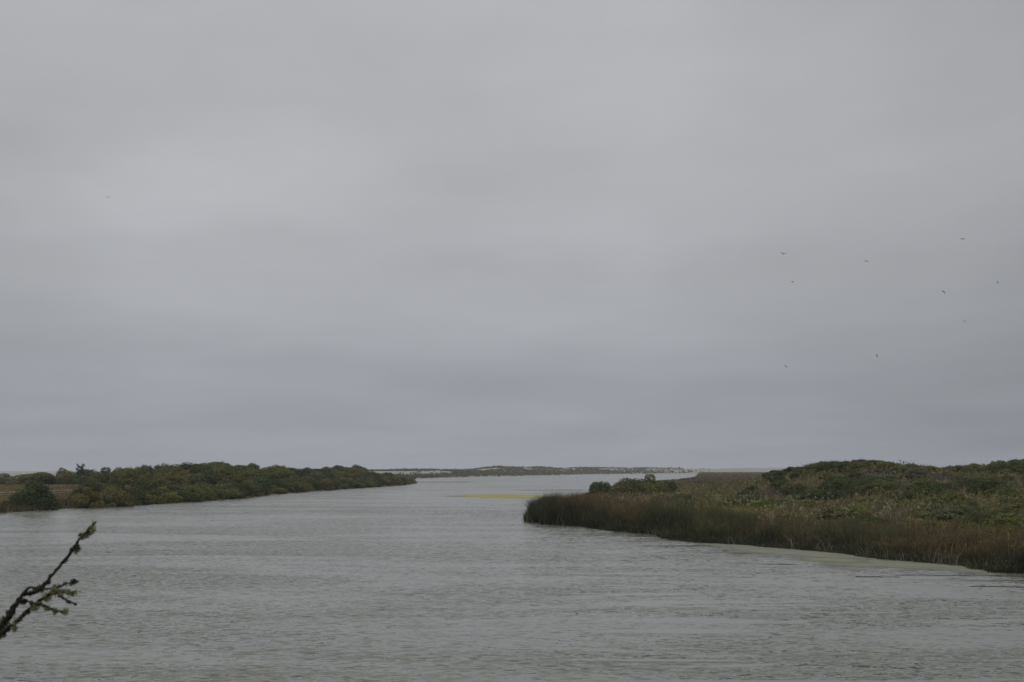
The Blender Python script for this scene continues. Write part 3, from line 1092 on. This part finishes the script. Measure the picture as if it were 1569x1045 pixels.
def film_mat(name, c1, c2, scale, stretch=2.5):
    """thin floating film, thinning out to nothing at its edge (vertex colour) and in patches."""
    m, nt, N, L, out = new_mat(name)
    b = N('ShaderNodeBsdfPrincipled'); b.inputs['Roughness'].default_value = .45; b.inputs['IOR'].default_value = 1.33
    tc = N('ShaderNodeTexCoord'); mp = N('ShaderNodeMapping'); mp.inputs['Scale'].default_value = (1, stretch, 1)
    L(tc.outputs['Object'], mp.inputs[0])
    n = N('ShaderNodeTexNoise'); n.inputs['Scale'].default_value = scale; n.inputs['Detail'].default_value = 6
    n.inputs['Roughness'].default_value = .68; n.inputs['Distortion'].default_value = 1.0
    L(mp.outputs[0], n.inputs['Vector'])
    mx = N('ShaderNodeMix'); mx.data_type = 'RGBA'; L(n.outputs['Fac'], mx.inputs['Factor'])
    mx.inputs['A'].default_value = (*c1, 1); mx.inputs['B'].default_value = (*c2, 1)
    L(mx.outputs['Result'], b.inputs['Base Color'])
    at_ = N('ShaderNodeAttribute'); at_.attribute_name = 'Col'
    ad = N('ShaderNodeMath'); ad.operation = 'ADD'; L(at_.outputs['Fac'], ad.inputs[0]); L(n.outputs['Fac'], ad.inputs[1])
    r = N('ShaderNodeMapRange'); r.inputs['From Min'].default_value = .80; r.inputs['From Max'].default_value = 1.15
    r.inputs['To Max'].default_value = .85
    L(ad.outputs[0], r.inputs['Value'])
    tr = N('ShaderNodeBsdfTransparent'); mix = N('ShaderNodeMixShader')
    L(r.outputs[0], mix.inputs[0]); L(tr.outputs[0], mix.inputs[1]); L(b.outputs[0], mix.inputs[2]); L(mix.outputs[0], out.inputs[0])
    return m


M_FILM = film_mat('pale_film', (.165, .172, .125), (.225, .225, .155), 0.35)
M_FILMY = film_mat('yellow_film', (.17, .18, .085), (.22, .22, .11), 0.45)


def raft(name, label, cx, cy, rx, ry, mat, seed, rot=0.0, thick=.02, group=None, n=90, rough=.45):
    """flat irregular floating sheet with a real edge."""
    V = []; top = []
    ca, sa = math.cos(rot), math.sin(rot)
    for k in range(n):
        a = 2 * math.pi * k / n
        f = 1 + rough * 2 * (float(fbm(np.array([math.cos(a) * 3 + seed]), np.array([math.sin(a) * 3]), seed, 4)[0]) - .5)
        x = math.cos(a) * rx * f; y = math.sin(a) * ry * f
        V.append((x * ca - y * sa, x * sa + y * ca))
    vv = [(x, y, -.05) for x, y in V] + [(x, y, thick) for x, y in V]
    F = [tuple(range(n, 2 * n))] + [(k, (k + 1) % n, n + (k + 1) % n, n + k) for k in range(n)]
    me = poly_mesh(name, vv, F, False)
    o = link(name, me, mat); o.location = (cx, cy, 0)
    return tag(o, label, 'algae', group)


cx, cy = gp(772, 760)
raft('algae_mat', 'bright yellow green algae mat floating off the tip of the marsh point', cx, cy, 10.5, 24, M_YALG, 3)


def film(name, label, cx, cy, rx, ry, mat, seed, rot=0.0, z=.008):
    """round-edged film sheet: rings from the centre out, edge value falling to zero."""
    V = []; col = []; nk, nr = 48, 8
    ca, sa = math.cos(rot), math.sin(rot)
    for i in range(nr + 1):
        t = i / nr
        for k in range(nk):
            a = 2 * math.pi * k / nk
            f = 1 + .8 * (float(fbm(np.array([math.cos(a) * 2 + seed]), np.array([math.sin(a) * 2]), seed, 3)[0]) - .5)
            x = math.cos(a) * rx * f * t; y = math.sin(a) * ry * f * t
            V.append((x * ca - y * sa, x * sa + y * ca, 0)); col.append(((1 - t) * .9,) * 3)
    F = [(i * nk + k, i * nk + (k + 1) % nk, (i + 1) * nk + (k + 1) % nk, (i + 1) * nk + k) for i in range(nr) for k in range(nk)]
    o = link(name, np_mesh(name, np.array(V), np.array(F), np.array(col)), mat)
    o.location = (cx, cy, z)
    return tag(o, label, 'algae')


cx, cy = gp(718, 760.5)
film('algae_film', 'thin yellowish fringe trailing from the outer end of the yellow algae mat', cx, cy, 9, 16, M_FILMY, 21, 0, .01)
cx, cy = gp(850, 751)
film('algae_film', 'thin pale algae streak on the water behind the marsh point', cx, cy, 24, 18, M_FILM, 5)
cx, cy = gp(675, 738.5)
film('algae_film', 'dull greenish streak on the far water off the end of the left thicket', cx, cy, 26, 60, M_FILM, 15)
cx, cy = gp(1275, 858)
film('algae_film', 'yellowish algae patch on the water by the right reeds', cx, cy, 5.0, 5.0, M_FILMY, 7, -.35, .012)
cx, cy = gp(1390, 869)
film('algae_film', 'small yellow streak of algae further along the right reeds', cx, cy, 4.0, 1.6, M_FILMY, 9, -.3, .012)


def shore_film():
    """pale film lying along the right shore between the reeds and a wavering outer edge."""
    pts = [gp(u, v) for u, v in RIGHT_FRONT if 1040 < u][::-1]
    V = []; col = []; n = 110; m = 8
    arr = np.array(pts); d = np.r_[0, np.cumsum(np.linalg.norm(np.diff(arr, axis=0), axis=1))]
    for k in range(n):
        s = d[-1] * k / (n - 1)
        x = np.interp(s, d, arr[:, 0]); y = np.interp(s, d, arr[:, 1])
        w = .6 + 9.5 * math.sin(math.pi * k / (n - 1)) ** .6 * (.4 + 1.2 * float(fbm(np.array([s / 6]), np.array([3.0]), 8, 4)[0]))
        for i in range(m + 1):
            t = i / m
            V.append((x + .8 - (w * .55 + .8) * t, y + .8 - (w + .8) * t, .006))
            e = min(1, k / 8, (n - 1 - k) / 5)
            col.append((min(1, (1 - t) * 1.6) * e * .8,) * 3)
    F = [(k * (m + 1) + i, k * (m + 1) + i + 1, (k + 1) * (m + 1) + i + 1, (k + 1) * (m + 1) + i) for k in range(n - 1) for i in range(m)]
    o = link('algae_film', np_mesh('algae_film', np.array(V), np.array(F), np.array(col)), M_FILM)
    tag(o, 'long pale grey green film on the water along the right reeds', 'algae')


shore_film()

# dark strips painted in for calm water reflecting the reeds, outside the film
M_DARKREFL = noise_mat('painted_reflection', (.012, .011, .009), (.030, .027, .020), 3)
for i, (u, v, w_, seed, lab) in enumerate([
        (1450, 881.5, 2.6, 1, 'longest painted dark reflection line off the right reeds'),
        (1340, 884, 1.0, 2, 'painted dark reflection streak left of the longest such line'),
        (1195, 864.5, 1.0, 4, 'painted dark reflection streak left of the yellow algae patch'),
        (1525, 899, 1.2, 7, 'painted dark reflection streak on open water near the right edge')]):
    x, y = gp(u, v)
    o = raft('dark_reflection', lab, x, y, w_, .20 + .04 * (i % 3), M_DARKREFL, 40 + seed, -.1, .012, 'painted reflection lines', 90, .95)
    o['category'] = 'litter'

# ------------------------------------------------------------------ birds
M_BIRD = noise_mat('dark_plumage', (.018, .017, .016), (.035, .033, .030), 9)
M_GULL = noise_mat('grey_plumage', (.10, .10, .10), (.17, .17, .17), 9)


def bird_mesh(name, wing=(28, -6), span=1.0, wings=True):
    """one continuous mesh: lofted body with wings drawn out of its flanks; wing = (inner, outer) dihedral in degrees."""
    bm = bmesh.new()
    prof = [(-.46, .012, .0), (-.30, .050, .0), (-.20, .040, .0), (-.05, .085, .0), (.10, .090, .0), (.22, .065, .01), (.29, .042, .03), (.34, .045, .035), (.39, .028, .03), (.45, .006, .02)]
    rings = []
    for i, (y, r, z) in enumerate(prof):
        flat = .35 if i < 2 else .9
        rings.append([bm.verts.new((math.cos(t) * r, y, z + math.sin(t) * r * flat)) for t in [2 * math.pi * (k + .5) / 8 for k in range(8)]])
    sides = []
    for i in range(len(rings) - 1):
        for k in range(8):
            f = bm.faces.new((rings[i][k], rings[i][(k + 1) % 8], rings[i + 1][(k + 1) % 8], rings[i + 1][k]))
            if i in (3, 4) and k in (3, 7): sides.append((f, 1 if k == 7 else -1))
    bm.faces.new(rings[0][::-1]); bm.faces.new(rings[-1])
    if wings:
        for sgn in (1, -1):
            fs = [f for f, s in sides if s == sgn]
            cur = fs
            for seg, (ln, ang, ch, back) in enumerate([(.30 * span, wing[0], 1.05, .03), (.32 * span, wing[1], .70, -.05), (.28 * span, wing[1] - 12, .25, -.10)]):
                ret = bmesh.ops.extrude_face_region(bm, geom=cur)
                vs = [g for g in ret['geom'] if isinstance(g, bmesh.types.BMVert)]
                bmesh.ops.delete(bm, geom=[f for f in cur if f.is_valid], context='FACES_ONLY')
                a = R(ang)
                c = sum((v.co for v in vs), Vector()) / len(vs)
                for v in vs:
                    q = v.co - c
                    v.co = c + Vector((q.x * .4, q.y * ch, q.z * (.45 if seg == 0 else .7))) + Vector((sgn * math.cos(a) * ln, back, math.sin(a) * ln))
                cur = [g for g in ret['geom'] if isinstance(g, bmesh.types.BMFace)]
    bmesh.ops.recalc_face_normals(bm, faces=bm.faces)
    me = bpy.data.meshes.new(name); bm.to_mesh(me); bm.free()
    for p in me.polygons: p.use_smooth = True
    return me


POSE = {'v': bird_mesh('bird', (38, 22)), 'm': bird_mesh('bird', (22, -30)), 'level': bird_mesh('bird', (10, -6)), 'up': bird_mesh('bird', (58, 45)), 'swim': bird_mesh('bird', wings=False)}
BIRDS = [  # u, v, wingspan in px, pose, roll, heading, distance, grey?, label
    (1201, 389, 11, 'v', 8, 10, 190, 0, 'dark bird with raised wings, highest at the left of the flock'),
    (1215, 432, 9, 'v', -20, 30, 210, 0, 'dark bird banking just below the highest left bird'),
    (1327, 400, 9.5, 'm', 0, 5, 200, 0, 'gliding bird with drooped arched wings in the middle of the flock'),
    (1475, 366, 10, 'level', 0, 15, 200, 0, 'topmost bird gliding with level wings at upper right'),
    (1529, 433, 8, 'v', -25, 60, 260, 0, 'small bird nearest the right edge of the sky'),
    (1446, 447, 9, 'm', 35, 20, 230, 0, 'banking bird with one wing low at the right of the sky'),
    (1478, 492, 8, 'level', 10, 85, 260, 0, 'tiny dark bird seen end on, lower right of the flock'),
    (1344, 545, 7, 'level', 70, 40, 240, 0, 'small steeply banked bird low in the sky above the right hill'),
    (1204, 561, 8, 'm', 35, 15, 240, 0, 'lowest bird of the flock, banking with curved wings'),
    (1266, 446, 5, 'v', 5, 10, 300, 1, 'faint pale bird between the flock birds at centre right'),
    (166, 302, 8, 'v', -15, 40, 300, 1, 'lone faint pale bird high in the left sky'),
    (717, 770, 11, 'level', -28, 25, 150, 0, 'dark bird skimming the water in front of the yellow algae'),
]
for u, v, px, pose, roll, head, dist, grey, lab in BIRDS:
    o = link('bird', POSE[pose], None)
    if not POSE[pose].materials: POSE[pose].materials.append(M_BIRD)
    s = px * .95 * dist / FPX / 1.85
    o.location = at(u, v, dist); o.scale = (s, s, s)
    o.rotation_euler = (R(-16), R(roll), R(head))
    if grey:
        o.material_slots[0].link = 'OBJECT'; o.material_slots[0].material = M_GULL
    tag(o, lab, 'bird', 'birds')
for u, v, px, pose, head, lab in [
        (178, 883, 9, 'up', 15, 'dark bird flapping up from the water right of the bare branch'),
        (208, 883, 4, 'swim', 80, 'small dark bird swimming right of the flapping bird'),
        (884, 941, 6, 'swim', 70, 'dark bird floating alone on the open water at centre right'),
        (1086, 860, 5, 'swim', 100, 'small dark bird floating near the film by the right reeds')]:
    x, y = gp(u, v)
    o = link('bird', POSE[pose], None)
    if not POSE[pose].materials: POSE[pose].materials.append(M_BIRD)
    s = px * y / FPX / (1.4 if pose == 'up' else .9)
    o.location = (x, y, .05 * s + (.03 if pose == 'swim' else .12)); o.scale = (s, s, s); o.rotation_euler = (R(4), 0, R(head))
    tag(o, lab, 'bird', 'birds')


# ------------------------------------------------------------------ lichen covered tree beside the viewer
M_LICH = [noise_mat('lichen_pale', (.20, .21, .105), (.31, .31, .165), 60), noise_mat('lichen_dark', (.045, .048, .030), (.085, .088, .050), 60)]
M_DARKBARK = noise_mat('lichened_bark', (.018, .016, .013), (.06, .055, .042), 70, bump=.8)


def zb(x, y, d=5.0):
    return at(x / 4.75, 780 + y / 4.75, d)


def foreground_tree():
    random.seed(3)
    r = np.random.default_rng(3)
    base = Vector((-3.1, 4.7, h_near(np.array([-3.1]), np.array([4.7]))[0] - .1))
    root = tag(empty('bare_tree', base), 'bare dark branch with pale lichen reaching in from the lower left edge', 'tree')

    def part(name, me, mat, parent=root):
        o = link(name, me, mat, parent)
        return o

    def rel(p): return p - base
    fork = zb(-330, 1210, 4.9)
    part('trunk', tubes('trunk', [([rel(base), rel(base) + Vector((.12, .05, .4)), rel(fork)], [.11, .085, .05]),
                                  ([rel(base) + Vector((.1, .04, .35)), rel(base) + Vector((-.3, .1, 1.1)), rel(base) + Vector((-.5, .2, 2.3))], [.07, .05, .02])], 10, .15), M_DARKBARK)
    defs = [  # points in the zoomed photo crop, radii in mm, depth
        ([(-330, 1210), (-160, 1060), (0, 868), (60, 785), (110, 700), (165, 622), (206, 570)], [34, 24, 17, 14, 12, 9, 6], 5.0),
        ([(-160, 1060), (0, 915), (65, 862), (130, 808), (200, 745), (262, 688), (330, 640), (392, 598)], [20, 12, 11, 10, 9, 8, 7, 5], 4.97),
        ([(165, 622), (230, 612), (290, 588), (370, 490), (450, 400), (520, 310), (580, 225), (640, 152), (672, 115), (697, 86)], [8, 8, 9, 8.5, 7.5, 7, 6, 5, 4, 2], 5.03),
        ([(204, 572), (236, 571), (270, 575), (335, 580), (400, 572), (480, 545), (548, 520)], [5, 4.5, 4.5, 4, 4, 3.5, 2.5], 5.0),
        ([(392, 600), (440, 637), (500, 672), (562, 697)], [5, 4, 3.5, 2.5], 4.95),
        ([(262, 690), (340, 712), (400, 738), (490, 748)], [5, 4.5, 4, 3], 4.94),
        ([(138, 660), (190, 668), (250, 686)], [5, 4, 2.5], 5.02),
        ([(392, 598), (460, 606), (552, 602)], [5, 4, 3], 4.97),
    ]
    lich = [  # branch index, x, y, radius (crop px), pale?
        (2, 672, 150, 30, 1), (2, 615, 195, 26, 1), (2, 560, 285, 26, 0), (2, 590, 190, 18, 0), (2, 520, 300, 18, 0), (2, 480, 370, 14, 0), (2, 350, 530, 22, 0), (2, 300, 580, 24, 0),
        (2, 650, 170, 22, 0), (2, 220, 615, 22, 0), (2, 550, 320, 12, 1),
        (0, 30, 820, 36, 0), (0, 75, 760, 32, 0), (0, 10, 870, 34, 0), (0, 115, 700, 20, 0),
        (1, 345, 640, 28, 1), (1, 385, 600, 30, 1), (1, 250, 725, 26, 1), (1, 285, 690, 22, 1), (1, 105, 862, 28, 1), (1, 200, 750, 20, 0), (1, 20, 915, 24, 0), (1, 150, 800, 16, 0),
        (3, 400, 575, 28, 1), (3, 540, 528, 26, 0), (3, 515, 545, 16, 1), (3, 440, 560, 12, 0),
        (4, 500, 675, 14, 0), (4, 545, 692, 10, 0), (4, 430, 632, 14, 1),
        (5, 345, 722, 24, 1), (5, 400, 745, 22, 1), (5, 478, 746, 24, 1), (5, 375, 728, 14, 0),
        (6, 170, 672, 26, 0), (6, 230, 685, 18, 0),
        (7, 450, 602, 24, 1), (7, 530, 612, 28, 1), (7, 500, 606, 20, 1), (7, 420, 600, 24, 1)]
    for bi, dens in ((0, 10), (1, 26), (2, 22), (3, 14), (4, 7), (5, 14), (6, 6), (7, 12)):
        pp = [q for q in defs[bi][0] if q[0] > -20]
        for k in range(dens):
            a = random.randrange(len(pp) - 1); t = random.random()
            lich.append((bi, pp[a][0] * (1 - t) + pp[a + 1][0] * t + random.uniform(-9, 9), pp[a][1] * (1 - t) + pp[a + 1][1] * t + random.uniform(-8, 14),
                         random.uniform(4, 11) * (1.35 if bi in (1, 3, 5, 7) else .8), 1 if (bi in (1, 3, 5, 7) and random.random() < .6) else 0))
    objs = []
    for pts, rad, d in defs:
        P = [rel(zb(x, y, d + random.uniform(-.012, .012))) for x, y in pts]
        Q = []; rr = []
        for i in range(len(P) - 1):
            for k in range(4):
                t = k / 4
                Q.append(P[i].lerp(P[i + 1], t) + Vector((random.uniform(-1, 1), random.uniform(-1, 1), random.uniform(-1, 1))) * .0022)
                rr.append((rad[i] * (1 - t) + rad[i + 1] * t) * .00076 * random.uniform(.8, 1.25))
        Q.append(P[-1]); rr.append(rad[-1] * .0005)
        objs.append((part('branch', tubes('branch', [(Q, rr)], 8, .25), M_DARKBARK), d))
    for bi, count in ((1, 7), (2, 9), (3, 6), (5, 6), (7, 5), (4, 4)):       # fine bare twigs
        o, d = objs[bi]; pp = [q for q in defs[bi][0] if q[0] > 40]
        for k in range(count):
            a = random.randrange(len(pp) - 1); t = random.random()
            x0 = pp[a][0] * (1 - t) + pp[a + 1][0] * t; y0 = pp[a][1] * (1 - t) + pp[a + 1][1] * t
            an = random.uniform(-1.2, 1.2) + math.atan2(pp[a + 1][1] - pp[a][1], pp[a + 1][0] - pp[a][0]); L_ = random.uniform(18, 50)
            q = [rel(zb(x0, y0, d)), rel(zb(x0 + math.cos(an) * L_ * .55, y0 + math.sin(an) * L_ * .55 + random.uniform(-4, 4), d + random.uniform(-.02, .02))),
                 rel(zb(x0 + math.cos(an) * L_, y0 + math.sin(an) * L_, d + random.uniform(-.03, .03)))]
            link('twig', tubes('twig', [(q, [.0022, .0016, .0008])], 5), M_DARKBARK, o)
    for bi, x, y, rad, pale in lich:
        o, d = objs[bi]
        c = rel(zb(x, y, d - .004)); s = rad / 4.75 * d / FPX
        n = 320
        P = r.normal(0, 1, (n, 3)); P /= np.linalg.norm(P, axis=1, keepdims=True)
        nn = P.copy()
        P = np.array(c)[None] + P * (s * (.2 + 1.0 * r.random(n)))[:, None] * r.uniform(.65, 1.25, 3)[None]
        V, F = leaf_quads(P, np.cross(nn, r.normal(0, 1, nn.shape)), s * .20 * r.uniform(.6, 1.6, n), .6, r)
        link('lichen_clump', np_mesh('lichen_clump', V, F), M_LICH[0 if pale else 1], o)


foreground_tree()


# ------------------------------------------------------------------ moist sea air
def haze():
    m, nt, N, L, out = new_mat('sea_haze')
    v = N('ShaderNodeVolumePrincipled')
    v.inputs['Color'].default_value = (.88, .92, 1.0, 1)
    v.inputs['Density'].default_value = HAZE
    L(v.outputs[0], out.inputs['Volume'])
    x, y0, y1, z0, z1 = 6600, -80, 9100, -4, 80
    V = [(-x, y0, z0), (x, y0, z0), (x, y1, z0), (-x, y1, z0), (-x, y0, z1), (x, y0, z1), (x, y1, z1), (-x, y1, z1)]
    F = [(0, 3, 2, 1), (4, 5, 6, 7), (0, 1, 5, 4), (1, 2, 6, 5), (2, 3, 7, 6), (3, 0, 4, 7)]
    tag(link('haze', poly_mesh('haze', V, F, False), m), 'thin grey sea haze in the air', 'haze', kind='stuff')


HAZE = 0.00011
haze()
